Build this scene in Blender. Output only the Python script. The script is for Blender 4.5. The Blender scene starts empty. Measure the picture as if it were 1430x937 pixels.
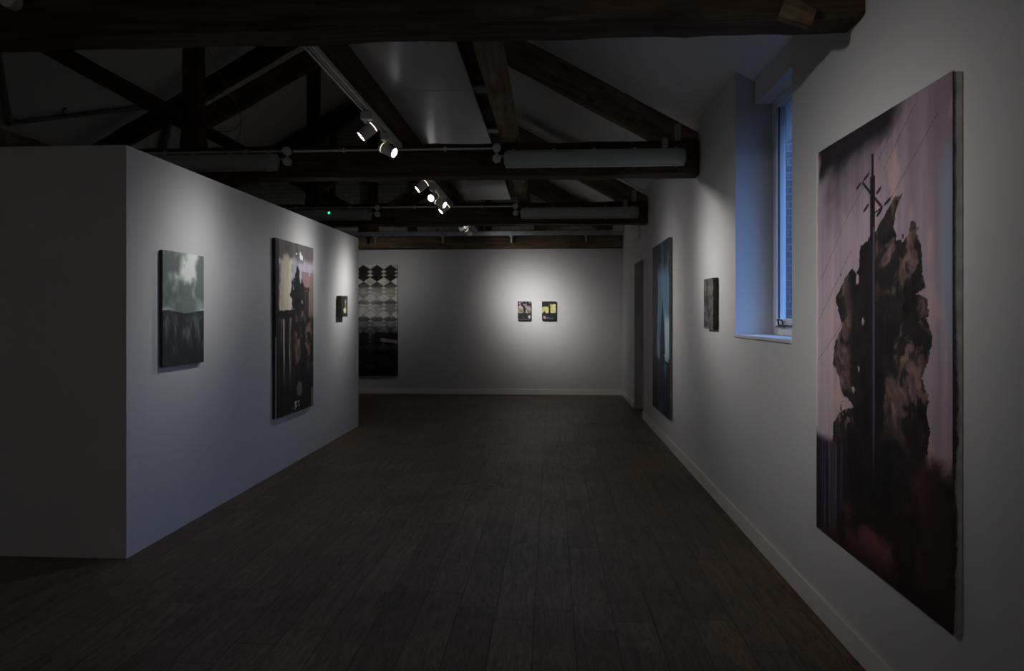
import bpy, bmesh, math, random
import numpy as np
from mathutils import Vector, Matrix, Quaternion
random.seed(4)
COL = bpy.context.scene.collection
SC = bpy.context.scene
PI = math.pi
# ------------------------------------------------------------------ room numbers (metres)
WX = 1.34            # right wall face
LX = -8.18           # left wall face
BY = 12.95           # back wall face
FY = -4.0            # wall behind the camera
RX = -3.42           # ridge line
SL = 0.559           # roof slope
EH = 3.28            # wall height at the eaves
RH = EH + SL*(WX-RX) # ridge height
TB, TT = 2.785, 3.09 # tie beam bottom / top
TY = [3.0, 6.26, 9.56, 12.86]
TW = 0.19
PX = -2.62           # partition face

# ------------------------------------------------------------------ object helpers
def put(o):
    COL.objects.link(o); return o
def empty(name, loc, label=None, cat=None, group=None):
    o = bpy.data.objects.new(name, None); put(o); o.location = loc
    o.empty_display_size = .1
    if label: o['label'] = label; o['category'] = cat
    if group: o['group'] = group
    return o
def tag(o, label, cat, group=None):
    o['label'] = label; o['category'] = cat
    if group: o['group'] = group
    return o
def link(name, bm, mat, parent=None, smooth=False, world=True):
    """bm in world coordinates; becomes one mesh; if parented, verts are moved to the parent's frame"""
    if parent is not None and world:
        bmesh.ops.translate(bm, vec=-wl(parent), verts=bm.verts)
    bmesh.ops.recalc_face_normals(bm, faces=bm.faces)
    me = bpy.data.meshes.new(name); bm.to_mesh(me); bm.free()
    if smooth:
        for p in me.polygons: p.use_smooth = True
        try: me.set_sharp_from_angle(angle=math.radians(35))
        except Exception: pass
    me.materials.append(mat)
    o = bpy.data.objects.new(name, me); put(o)
    if parent is not None: o.parent = parent
    return o
def wl(o):
    v = Vector((0,0,0))
    while o is not None:
        v = v + Vector(o.location); o = o.parent
    return v
def struct(name, bm, mat, parent=None, smooth=False):
    o = link(name, bm, mat, parent, smooth)
    if parent is None: o['kind'] = 'structure'
    return o
def box(bm, x0, x1, y0, y1, z0, z1, bev=0.0, seg=2):
    r = bmesh.ops.create_cube(bm, size=1)
    vs = r['verts']
    for v in vs:
        v.co = Vector(((x0+x1)/2+v.co.x*(x1-x0), (y0+y1)/2+v.co.y*(y1-y0), (z0+z1)/2+v.co.z*(z1-z0)))
    if bev > 0:
        es = {e for v in vs for e in v.link_edges}
        bmesh.ops.bevel(bm, geom=list(es), offset=bev, segments=seg, affect='EDGES', profile=.5)
    return bm
def B(): return bmesh.new()
def frame(d):
    d = Vector(d).normalized()
    up = Vector((0,0,1)) if abs(d.z) < .95 else Vector((0,1,0))
    x = up.cross(d).normalized(); y = d.cross(x).normalized()
    return d, x, y
def lathe(bm, prof, p0, d, seg=24, caps=True):
    """prof: list of (t, r) along direction d from p0"""
    d, x, y = frame(d); p0 = Vector(p0); rings = []
    for t, r in prof:
        rings.append([bm.verts.new(p0+d*t+(x*math.cos(a)+y*math.sin(a))*r) for a in [2*PI*i/seg for i in range(seg)]])
    for a, b in zip(rings, rings[1:]):
        for i in range(seg):
            bm.faces.new((a[i], a[(i+1)%seg], b[(i+1)%seg], b[i]))
    if caps:
        bm.faces.new(rings[0][::-1]); bm.faces.new(rings[-1])
    return bm
def tube(bm, pts, r, seg=10):
    pts = [Vector(p) for p in pts]; rings = []
    d0, x, y = frame(pts[1]-pts[0])
    for i, p in enumerate(pts):
        if i == 0: d = pts[1]-pts[0]
        elif i == len(pts)-1: d = pts[-1]-pts[-2]
        else: d = (pts[i+1]-pts[i]).normalized()+(pts[i]-pts[i-1]).normalized()
        d.normalize()
        q = d0.rotation_difference(d); x = q @ x; y = q @ y; d0 = d
        rings.append([bm.verts.new(p+(x*math.cos(a)+y*math.sin(a))*r) for a in [2*PI*k/seg for k in range(seg)]])
    for a, b in zip(rings, rings[1:]):
        for i in range(seg): bm.faces.new((a[i], a[(i+1)%seg], b[(i+1)%seg], b[i]))
    bm.faces.new(rings[0][::-1]); bm.faces.new(rings[-1])
    return bm
def ring(bm, c, d, r_in, r_out, t, seg=28):
    return lathe(bm, [(0, r_in), (0, r_out), (t, r_out), (t, r_in), (0, r_in)], c, d, seg, caps=False)

# ------------------------------------------------------------------ materials
def newmat(name):
    m = bpy.data.materials.new(name); m.use_nodes = True
    nt = m.node_tree; nt.nodes.clear()
    out = nt.nodes.new('ShaderNodeOutputMaterial'); b = nt.nodes.new('ShaderNodeBsdfPrincipled')
    nt.links.new(b.outputs[0], out.inputs[0])
    return m, nt, b
def N(nt, t, **kw):
    n = nt.nodes.new(t)
    for k, v in kw.items():
        if k in ('inp',):
            for kk, vv in v.items(): n.inputs[kk].default_value = vv
        else: setattr(n, k, v)
    return n
def L(nt, a, b): nt.links.new(a, b)
def ramp(nt, src, stops):
    r = nt.nodes.new('ShaderNodeValToRGB'); L(nt, src, r.inputs[0])
    e = r.color_ramp.elements
    while len(e) > 1: e.remove(e[-1])
    e[0].position = stops[0][0]; e[0].color = (*stops[0][1], 1)
    for p, c in stops[1:]:
        x = e.new(p); x.color = (*c, 1)
    return r
def simple(name, col, rough=.5, metal=0, spec=.5, var=.06, scale=30, bump=.0, bscale=200):
    m, nt, b = newmat(name)
    co = N(nt, 'ShaderNodeTexCoord'); n = N(nt, 'ShaderNodeTexNoise', inp={'Scale': scale, 'Detail': 3})
    L(nt, co.outputs['Object'], n.inputs[0])
    lo = tuple(c*(1-var) for c in col); hi = tuple(min(1, c*(1+var)) for c in col)
    r = ramp(nt, n.outputs[0], [(.3, lo), (.7, hi)]); L(nt, r.outputs[0], b.inputs['Base Color'])
    b.inputs['Roughness'].default_value = rough; b.inputs['Metallic'].default_value = metal
    b.inputs['Specular IOR Level'].default_value = spec
    if bump > 0:
        n2 = N(nt, 'ShaderNodeTexNoise', inp={'Scale': bscale, 'Detail': 3}); L(nt, co.outputs['Object'], n2.inputs[0])
        bp = N(nt, 'ShaderNodeBump', inp={'Strength': bump, 'Distance': .002}); L(nt, n2.outputs[0], bp.inputs['Height'])
        L(nt, bp.outputs[0], b.inputs['Normal'])
    return m
M = {}
M['wall'] = simple('wall_paint', (.66,.655,.66), rough=.75, spec=.25, var=.015, scale=3, bump=.15, bscale=180)
M['ceil'] = simple('ceiling_plaster', (.74,.74,.74), rough=.6, spec=.3, var=.03, scale=2, bump=.1, bscale=60)
M['base'] = simple('baseboard_paint', (.86,.84,.77), rough=.4, var=.03, scale=8)
M['upvc'] = simple('window_white', (.62,.62,.62), rough=.35, var=.02)
M['plastic'] = simple('grey_white_plastic', (.6,.6,.58), rough=.45, var=.05)
M['lampbody'] = simple('lamp_paint', (.6,.6,.58), rough=.45, var=.04)
M['diffuser'] = simple('frosted_cover', (.36,.385,.36), rough=.35, var=.06, scale=6)
M['steel'] = simple('galvanised_steel', (.42,.44,.47), rough=.42, metal=.8, var=.15, scale=12)
M['zinc'] = simple('zinc_strap', (.34,.34,.34), rough=.45, metal=.5, var=.12, scale=40)
M['panel'] = simple('glossy_board', (.46,.46,.47), rough=.28, spec=.6, var=.02, scale=2)
M['dark'] = simple('dark_iron', (.03,.03,.03), rough=.5)
M['cable'] = simple('grey_cable', (.16,.16,.155), rough=.5)
M['doorgrey'] = simple('door_paint', (.30,.30,.30), rough=.5, var=.03)
M['alu'] = simple('brushed_ring', (.75,.72,.62), rough=.3, metal=.6, var=.05)

def wood(name, c0, c1, c2, rough=.75):
    m, nt, b = newmat(name)
    co = N(nt, 'ShaderNodeTexCoord'); mp = N(nt, 'ShaderNodeMapping'); mp.inputs['Scale'].default_value = (1.2, 14, 14)
    L(nt, co.outputs['Object'], mp.inputs[0])
    n = N(nt, 'ShaderNodeTexNoise', inp={'Scale': 1.6, 'Detail': 9, 'Roughness': .65, 'Distortion': .6}); L(nt, mp.outputs[0], n.inputs[0])
    n2 = N(nt, 'ShaderNodeTexNoise', inp={'Scale': 2.2, 'Detail': 4}); L(nt, co.outputs['Object'], n2.inputs[0])
    r = ramp(nt, n.outputs[0], [(.28, c0), (.5, c1), (.78, c2)])
    r2 = ramp(nt, n2.outputs[0], [(.3, (.35,.33,.32)), (.7, (1.0,1.0,1.0))])
    mx = N(nt, 'ShaderNodeMix', data_type='RGBA', blend_type='MULTIPLY', inp={0: .8})
    L(nt, r.outputs[0], mx.inputs[6]); L(nt, r2.outputs[0], mx.inputs[7]); L(nt, mx.outputs[2], b.inputs['Base Color'])
    bp = N(nt, 'ShaderNodeBump', inp={'Strength': .6, 'Distance': .008}); L(nt, n.outputs[0], bp.inputs['Height']); L(nt, bp.outputs[0], b.inputs['Normal'])
    b.inputs['Roughness'].default_value = rough; b.inputs['Specular IOR Level'].default_value = .25
    return m
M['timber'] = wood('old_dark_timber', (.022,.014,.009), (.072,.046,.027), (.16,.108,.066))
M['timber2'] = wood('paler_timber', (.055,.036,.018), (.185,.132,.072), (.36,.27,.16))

def floor_mat():
    m, nt, b = newmat('oak_floorboards')
    co = N(nt, 'ShaderNodeTexCoord'); sp = N(nt, 'ShaderNodeSeparateXYZ'); L(nt, co.outputs['Object'], sp.inputs[0])
    def mth(op, a, c=None, clamp=False):
        n = N(nt, 'ShaderNodeMath', operation=op, use_clamp=clamp)
        for i, s in enumerate((a, c)):
            if s is None: continue
            if isinstance(s, (int, float)): n.inputs[i].default_value = s
            else: L(nt, s, n.inputs[i])
        return n.outputs[0]
    W, LN = .195, 1.15
    xs = mth('DIVIDE', mth('ADD', sp.outputs[0], 10.03), W); col = mth('FLOOR', xs); fx = mth('SUBTRACT', xs, col)
    wn = N(nt, 'ShaderNodeTexWhiteNoise', noise_dimensions='1D'); L(nt, col, wn.inputs['W'])
    ys = mth('ADD', mth('DIVIDE', sp.outputs[1], LN), mth('MULTIPLY', wn.outputs[0], 5)); row = mth('FLOOR', ys); fy = mth('SUBTRACT', ys, row)
    cx = N(nt, 'ShaderNodeCombineXYZ'); L(nt, col, cx.inputs[0]); L(nt, row, cx.inputs[1])
    w2 = N(nt, 'ShaderNodeTexWhiteNoise', noise_dimensions='3D'); L(nt, cx.outputs[0], w2.inputs['Vector'])
    # seams
    ex = mth('MULTIPLY', mth('MINIMUM', fx, mth('SUBTRACT', 1.0, fx)), W)
    ey = mth('MULTIPLY', mth('MINIMUM', fy, mth('SUBTRACT', 1.0, fy)), LN)
    ed = mth('MINIMUM', ex, ey); seam = mth('MULTIPLY', ed, 1/.0035, clamp=True)
    # grain
    ad = N(nt, 'ShaderNodeVectorMath', operation='MULTIPLY_ADD'); L(nt, w2.outputs['Color'], ad.inputs[0]); ad.inputs[1].default_value = (30,30,30); L(nt, co.outputs['Object'], ad.inputs[2])
    mp = N(nt, 'ShaderNodeMapping'); mp.inputs['Scale'].default_value = (9, .9, 1); L(nt, ad.outputs[0], mp.inputs[0])
    g = N(nt, 'ShaderNodeTexNoise', inp={'Scale': 2.6, 'Detail': 7, 'Roughness': .6, 'Distortion': 1.2}); L(nt, mp.outputs[0], g.inputs[0])
    wv = mth('SINE', mth('MULTIPLY', g.outputs[0], 46.0)); 
    gr = mth('ADD', mth('MULTIPLY', wv, .16), g.outputs[0])
    r = ramp(nt, gr, [(.2, (.100,.068,.042)), (.55, (.170,.120,.076)), (.9, (.25,.182,.118))])
    tone = mth('ADD', mth('MULTIPLY', w2.outputs['Value'], .5), .80)
    vm = N(nt, 'ShaderNodeVectorMath', operation='SCALE'); L(nt, r.outputs[0], vm.inputs[0]); L(nt, tone, vm.inputs['Scale'])
    # worn, scuffed patches
    big = N(nt, 'ShaderNodeTexNoise', inp={'Scale': 1.3, 'Detail': 5, 'Roughness': .6}); L(nt, co.outputs['Object'], big.inputs[0])
    rb = ramp(nt, big.outputs[0], [(.35, (.8,.8,.8)), (.68, (1.25,1.2,1.15))])
    mx = N(nt, 'ShaderNodeMix', data_type='RGBA', blend_type='MULTIPLY', inp={0: 1}); L(nt, vm.outputs[0], mx.inputs[6]); L(nt, rb.outputs[0], mx.inputs[7])
    m2 = N(nt, 'ShaderNodeMix', data_type='RGBA'); L(nt, seam, m2.inputs[0]); m2.inputs[6].default_value = (.018,.014,.010,1); L(nt, mx.outputs[2], m2.inputs[7])
    L(nt, m2.outputs[2], b.inputs['Base Color'])
    rr = mth('ADD', mth('MULTIPLY', w2.outputs['Value'], .08), .47); L(nt, rr, b.inputs['Roughness'])
    b.inputs['Specular IOR Level'].default_value = .3
    hh = mth('ADD', mth('MULTIPLY', seam, 1.0), mth('MULTIPLY', gr, .25))
    bp = N(nt, 'ShaderNodeBump', inp={'Strength': .35, 'Distance': .002}); L(nt, hh, bp.inputs['Height']); L(nt, bp.outputs[0], b.inputs['Normal'])
    return m
M['floor'] = floor_mat()
def brick_mat(name, c1, c2, mortar, scale=1.0, axes='XZ'):
    m, nt, b = newmat(name)
    co = N(nt, 'ShaderNodeTexCoord'); sp = N(nt, 'ShaderNodeSeparateXYZ'); L(nt, co.outputs['Object'], sp.inputs[0])
    cx = N(nt, 'ShaderNodeCombineXYZ'); L(nt, sp.outputs[0 if axes[0]=='X' else 1], cx.inputs[0]); L(nt, sp.outputs[2], cx.inputs[1])
    bt = N(nt, 'ShaderNodeTexBrick', inp={'Scale': scale, 'Mortar Size': .006, 'Brick Width': .225, 'Row Height': .075, 'Mortar Smooth': .3, 'Bias': 0})
    bt.inputs['Color1'].default_value = (*c1,1); bt.inputs['Color2'].default_value = (*c2,1); bt.inputs['Mortar'].default_value = (*mortar,1)
    L(nt, cx.outputs[0], bt.inputs[0]); L(nt, bt.outputs[0], b.inputs['Base Color'])
    n = N(nt, 'ShaderNodeTexNoise', inp={'Scale': 40, 'Detail': 4}); L(nt, co.outputs['Object'], n.inputs[0])
    ma = N(nt, 'ShaderNodeMath', operation='MULTIPLY_ADD', inp={1: .3}); L(nt, n.outputs[0], ma.inputs[0])
    inv = N(nt, 'ShaderNodeMath', operation='SUBTRACT', inp={0: 1.0}); L(nt, bt.outputs['Fac'], inv.inputs[1]); L(nt, inv.outputs[0], ma.inputs[2])
    bp = N(nt, 'ShaderNodeBump', inp={'Strength': .9, 'Distance': .01}); L(nt, ma.outputs[0], bp.inputs['Height']); L(nt, bp.outputs[0], b.inputs['Normal'])
    b.inputs['Roughness'].default_value = .85
    return m
M['wbrick'] = brick_mat('white_painted_brick', (.5,.5,.48), (.42,.42,.40), (.28,.28,.27))
M['obrick'] = brick_mat('outdoor_brick', (.055,.055,.055), (.085,.08,.078), (.17,.17,.17))
def emis(name, col, s):
    m, nt, b = newmat(name)
    b.inputs['Base Color'].default_value = (*col,1); b.inputs['Emission Color'].default_value = (*col,1); b.inputs['Emission Strength'].default_value = s
    return m
M['lens'] = emis('lamp_lens', (1,.97,1.0), 7)
M['glow'] = emis('lamp_vent_glow', (1,.9,.65), 1.6)
M['led'] = emis('green_led', (.05,1,.35), 5)
def glass():
    m = bpy.data.materials.new('window_glass'); m.use_nodes = True; nt = m.node_tree; nt.nodes.clear()
    o = N(nt, 'ShaderNodeOutputMaterial'); t = N(nt, 'ShaderNodeBsdfTransparent', inp={0: (.93,.96,.97,1)}); g = N(nt, 'ShaderNodeBsdfGlossy', inp={'Roughness': .01})
    f = N(nt, 'ShaderNodeFresnel', inp={0: 1.5}); mx = N(nt, 'ShaderNodeMixShader')
    ge = N(nt, 'ShaderNodeNewGeometry'); iv = N(nt, 'ShaderNodeMath', operation='SUBTRACT', inp={0: 1.0}); L(nt, ge.outputs['Backfacing'], iv.inputs[1])
    ml = N(nt, 'ShaderNodeMath', operation='MULTIPLY'); L(nt, f.outputs[0], ml.inputs[0]); L(nt, iv.outputs[0], ml.inputs[1])   # thin pane: reflect at the outer face only
    L(nt, ml.outputs[0], mx.inputs[0]); L(nt, t.outputs[0], mx.inputs[1]); L(nt, g.outputs[0], mx.inputs[2]); L(nt, mx.outputs[0], o.inputs[0])
    return m
M['glass'] = glass()
def paint_mat():
    m, nt, b = newmat('oil_paint')
    a = N(nt, 'ShaderNodeVertexColor', layer_name='paint'); 
    co = N(nt, 'ShaderNodeTexCoord'); n = N(nt, 'ShaderNodeTexNoise', inp={'Scale': 320, 'Detail': 3}); L(nt, co.outputs['Object'], n.inputs[0])
    r = ramp(nt, n.outputs[0], [(.3, (.86,.86,.86)), (.7, (1.1,1.1,1.1))])
    mx = N(nt, 'ShaderNodeMix', data_type='RGBA', blend_type='MULTIPLY', inp={0: 1}); L(nt, a.outputs[0], mx.inputs[6]); L(nt, r.outputs[0], mx.inputs[7])
    L(nt, mx.outputs[2], b.inputs['Base Color'])
    mp = N(nt, 'ShaderNodeMapping'); mp.inputs['Scale'].default_value = (90, 90, 16); L(nt, co.outputs['Object'], mp.inputs[0])
    n2 = N(nt, 'ShaderNodeTexNoise', inp={'Scale': 1.0, 'Detail': 5}); L(nt, mp.outputs[0], n2.inputs[0])
    bp = N(nt, 'ShaderNodeBump', inp={'Strength': .35, 'Distance': .002}); L(nt, n2.outputs[0], bp.inputs['Height']); L(nt, bp.outputs[0], b.inputs['Normal'])
    b.inputs['Roughness'].default_value = .55; b.inputs['Specular IOR Level'].default_value = .3
    return m
M['paint'] = paint_mat()

# ------------------------------------------------------------------ the setting
bm = B(); box(bm, LX-.3, WX+.35, FY-.3, BY+.5, -.2, 0); struct('floor', bm, M['floor'])
# right wall with window recess and doorway
WT = .36; W0, W1 = 3.89, 5.06; D0, D1, DH = 10.04, 11.10, 2.33
bm = B()
box(bm, WX, WX+WT, FY-.3, W0, 0, EH)
box(bm, WX, WX+WT, W0, W1, 0, 1.344)
box(bm, WX, WX+WT, W1, D0, 0, EH)
box(bm, WX, WX+WT, D0, D1, DH, EH)
box(bm, WX, WX+WT, D1, BY+.5, 0, EH)
struct('wall_right', bm, M['wall'])
bm = B(); box(bm, LX-.3, LX, FY-.3, BY+.5, 0, EH); struct('wall_left', bm, M['wall'])
bm = B(); box(bm, LX, WX, FY-.3, FY, 0, RH+.1); struct('wall_front', bm, M['wall'])
bm = B(); box(bm, LX, WX, BY, BY+.5, 0, TB-.012); struct('wall_back', bm, M['wall'])
bm = B()
vs = [(LX, EH), (RX, RH), (WX, EH), (WX, TB-.012), (LX, TB-.012)]
f0 = [bm.verts.new((x, BY+.16, z)) for x, z in vs]; f1 = [bm.verts.new((x, BY+.5, z)) for x, z in vs]
bm.faces.new(f0); bm.faces.new(f1[::-1])
for i in range(5): bm.faces.new((f0[i], f0[(i+1)%5], f1[(i+1)%5], f1[i]))
struct('wall_gable', bm, M['wbrick'])
# sloped ceilings
bm = B()
for s in (1, -1):
    xe = WX+WT+.25 if s > 0 else LX-.3-.25
    ze = EH - SL*(WT+.25) if s > 0 else EH-SL*.55
    q = [(RX, RH), (xe, ze), (xe, ze+.3), (RX, RH+.34)]
    a = [bm.verts.new((x, FY-.3, z)) for x, z in q]; c = [bm.verts.new((x, BY+.5, z)) for x, z in q]
    bm.faces.new(a); bm.faces.new(c[::-1])
    for i in range(4): bm.faces.new((a[i], a[(i+1)%4], c[(i+1)%4], c[i]))
struct('ceiling', bm, M['ceil'])
# free standing L-shaped partition
bm = B(); PH = 2.555
f = [(PX, 4.07), (PX, 9.15), (PX-.18, 9.15), (PX-.18, 4.25), (-5.6, 4.25), (-5.6, 4.07)]
a = [bm.verts.new((x, y, 0)) for x, y in f]; c = [bm.verts.new((x, y, PH)) for x, y in f]
bm.faces.new(a[::-1]); bm.faces.new(c)
for i in range(6): bm.faces.new((a[i], a[(i+1)%6], c[(i+1)%6], c[i]))
struct('wall_partition', bm, M['wall'])
# baseboards
def baseb(bm, x0, x1, y0, y1): box(bm, x0, x1, y0, y1, 0.004, .112, .003)
bm = B(); baseb(bm, WX-.018, WX, FY, D0); baseb(bm, WX-.018, WX, D1, BY-.001); struct('baseboard_right', bm, M['base'])
bm = B(); baseb(bm, LX, WX-.019, BY-.018, BY); struct('baseboard_back', bm, M['base'])
bm = B(); box(bm, LX, WX-.001, BY-.02, BY-.0005, TB-.016, TB-.002); struct('trim_1', bm, M['dark'])
# doorway recess: closed door at the back of it
d = empty('door_1', (WX+.30, (D0+D1)/2, 0)); d['kind'] = 'structure'
bm = B(); box(bm, WX+.28, WX+.33, D0+.05, D1-.05, .01, DH-.05, .004); link('door_leaf', bm, M['doorgrey'], d)
bm = B(); box(bm, WX+.26, WX+.35, D0+.001, D0+.05, .001, DH-.001); box(bm, WX+.26, WX+.35, D1-.05, D1-.001, .001, DH-.001); box(bm, WX+.26, WX+.35, D0+.05, D1-.05, DH-.05, DH-.001)
link('door_frame', bm, M['doorgrey'], d)
bm = B(); tube(bm, [(WX+.28, D0+.12, 1.02), (WX+.23, D0+.12, 1.02), (WX+.225, D0+.13, 1.02), (WX+.225, D0+.24, 1.02)], .009); link('door_handle', bm, M['steel'], d, True)

# window
w = empty('window_1', (WX+.26, (W0+W1)/2, 1.344)); w['kind'] = 'structure'
X0, X1 = WX+.255, WX+.33
z0, z1 = 1.366, 3.10
bm = B()
for (y0, y1, a, b_) in ((W0, W0+.065, z0, z1), (W1-.065, W1, z0, z1)): box(bm, X0, X1, y0+.0005, y1-.0005, a, b_, .004)
box(bm, X0, X1, W0+.065, W1-.065, z0, z0+.055, .004); box(bm, X0, X1, W0+.065, W1-.065, z1-.06, z1+.04, .004)
box(bm, X0+.02, X0+.03, W1-.10, W1-.065, z0+.05, z1-.06, .003)
link('window_frame', bm, M['upvc'], w)
bm = B(); s0, s1 = X0-.012, X0+.045
ya, yb, za, zb = W0+.075, W1-.085, z0+.052, z1-.07
for (y0, y1, a, b_) in ((ya, ya+.06, za, zb), (yb-.06, yb, za, zb)): box(bm, s0, s1, y0, y1, a, b_, .005)
box(bm, s0, s1, ya+.06, yb-.06, za, za+.062, .005); box(bm, s0, s1, ya+.06, yb-.06, zb-.06, zb, .005)
link('window_sash', bm, M['upvc'], w)
bm = B(); box(bm, s0+.016, s0+.024, ya+.061, ya+.066, za+.063, zb-.061); box(bm, s0+.016, s0+.024, yb-.066, yb-.061, za+.063, zb-.061)
link('glazing_gasket', bm, M['dark'], w)
bm = B(); box(bm, s0+.024, s0+.030, ya+.066, yb-.066, za+.062, zb-.06); link('glass_pane', bm, M['glass'], w)
bm = B(); box(bm, WX-.012, X0+.02, W0+.0005, W1-.0005, 1.3445, 1.366, .004); link('window_sill', bm, M['upvc'], w)
bm = B()   # casement stay with its handle
yy = W1-.30; box(bm, s0-.022, s0-.001, yy-.06, yy+.10, z0+.056, z0+.066, .002)
tube(bm, [(s0-.012, yy-.02, z0+.06), (s0-.014, yy-.02, z0+.10), (s0-.03, yy-.02, z0+.108), (s0-.034, yy+.02, z0+.107), (s0-.02, yy+.05, z0+.10), (s0-.014, yy+.05, z0+.06)], .006)
tube(bm, [(s0-.015, yy-.20, z0+.066), (s0-.015, yy+.02, z0+.070)], .005)
link('window_stay', bm, M['dark'], w, True)
# boxed-in pelmet above the window
bm = B(); a = WX+.132
pts = [(a, 3.03), (a, EH-SL*.132-.004), (a+.02, EH-SL*.152-.004), (a+.02, 3.045), (X0-.004, 3.045), (X0-.004, 3.03)]
A = [bm.verts.new((x, W0+.002, z)) for x, z in pts]; C = [bm.verts.new((x, W1-.03, z)) for x, z in pts]
bm.faces.new(A); bm.faces.new(C[::-1])
for i in range(6): bm.faces.new((A[i], A[(i+1)%6], C[(i+1)%6], C[i]))
struct('trim_2', bm, M['upvc'])
# outer lintel closing the recess above the frame
bm = B(); box(bm, X0, WX+WT, W0, W1, z1+.04, z1+.12); struct('trim_3', bm, M['wall'])

# neighbour's brick wall outside
bm = B(); box(bm, 2.42, 6.5, 7.3, 7.6, -3, 4.6); box(bm, 2.38, 6.5, 7.26, 7.64, 4.6, 4.7)
o = link('brick_building_wall', bm, M['obrick']); tag(o, 'outdoor brick wall of a neighbouring building seen through the window glass', 'wall')

# ------------------------------------------------------------------ timber members
def rng_noise(n, amp, r):
    x = [r.uniform(-1, 1) for _ in range(n)]
    return [amp*(x[max(i-1,0)]+x[i]+x[min(i+1,n-1)])/3 for i in range(n)]
def timber(name, p0, p1, wd, ht, mat, parent=None, seed=0, amp=.006, bev=.006, up=None, step=.12):
    """rough-sawn baulk from p0 to p1 (its axis), width wd (horizontal), height ht"""
    r = random.Random(seed)
    p0 = Vector(p0); p1 = Vector(p1); Lh = (p1-p0).length
    d = (p1-p0).normalized()
    u = Vector(up) if up else Vector((0,0,1))
    if abs(d.dot(u)) > .98: u = Vector((1,0,0))
    side = u.cross(d).normalized(); u = d.cross(side).normalized()
    n = max(3, int(Lh/step)); bm = B(); rings = []
    c = bev
    prof = [(-wd/2+c,-ht/2),(wd/2-c,-ht/2),(wd/2,-ht/2+c),(wd/2,ht/2-c),(wd/2-c,ht/2),(-wd/2+c,ht/2),(-wd/2,ht/2-c),(-wd/2,-ht/2+c)]
    jit = [[(0,0)]*8 for _ in range(n+1)]
    ja = [rng_noise(n+1, amp*2, r) for _ in range(8)]; jb = [rng_noise(n+1, amp*2, r) for _ in range(8)]
    for i in range(n+1):
        t = Lh*i/n
        rings.append([bm.verts.new((t, -(a+ja[k//2*2][i]*.6+ja[k][i]*.4), b+jb[k//2*2][i]*.6+jb[k][i]*.4)) for k, (a, b) in enumerate(prof)])
    for A, C in zip(rings, rings[1:]):
        for k in range(8): bm.faces.new((A[k], A[(k+1)%8], C[(k+1)%8], C[k]))
    bm.faces.new(rings[0][::-1]); bm.faces.new(rings[-1])
    o = link(name, bm, mat, world=False)
    R = Matrix((( d.x, -side.x, u.x), (d.y, -side.y, u.y), (d.z, -side.z, u.z)))
    if R.determinant() < 0: R = Matrix((( d.x, side.x, u.x), (d.y, side.y, u.y), (d.z, side.z, u.z)))
    o.rotation_mode = 'QUATERNION'; o.rotation_quaternion = R.to_quaternion()
    o.location = p0 - (wl(parent) if parent else Vector((0,0,0)))
    if parent: o.parent = parent
    return o
def carve(o, cutters):
    """cut joist pockets out of a member; cutters are boxes in world space (x0,x1,y0,y1,z0,z1, slope angle)"""
    bm = B()
    for (cx, cy, cz, lx, ly, lz, ang) in cutters:
        r = bmesh.ops.create_cube(bm, size=1); Rm = Matrix.Rotation(ang, 4, 'Y')
        for v in r['verts']: v.co = Vector((cx,cy,cz)) + Rm @ Vector((v.co.x*lx, v.co.y*ly, v.co.z*lz))
    me = bpy.data.meshes.new('pocket'); bm.to_mesh(me); bm.free()
    c = bpy.data.objects.new('pocket', me); put(c)
    md = o.modifiers.new('b', 'BOOLEAN'); md.object = c; md.operation = 'DIFFERENCE'; md.solver = 'EXACT'
    bpy.context.view_layer.update(); dg = bpy.context.evaluated_depsgraph_get()
    nm = bpy.data.meshes.new_from_object(o.evaluated_get(dg)); 
    if len(nm.polygons) > 10: o.modifiers.clear(); o.data = nm
    else: o.modifiers.clear()
    bpy.data.objects.remove(c); bpy.data.meshes.remove(me)

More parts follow.
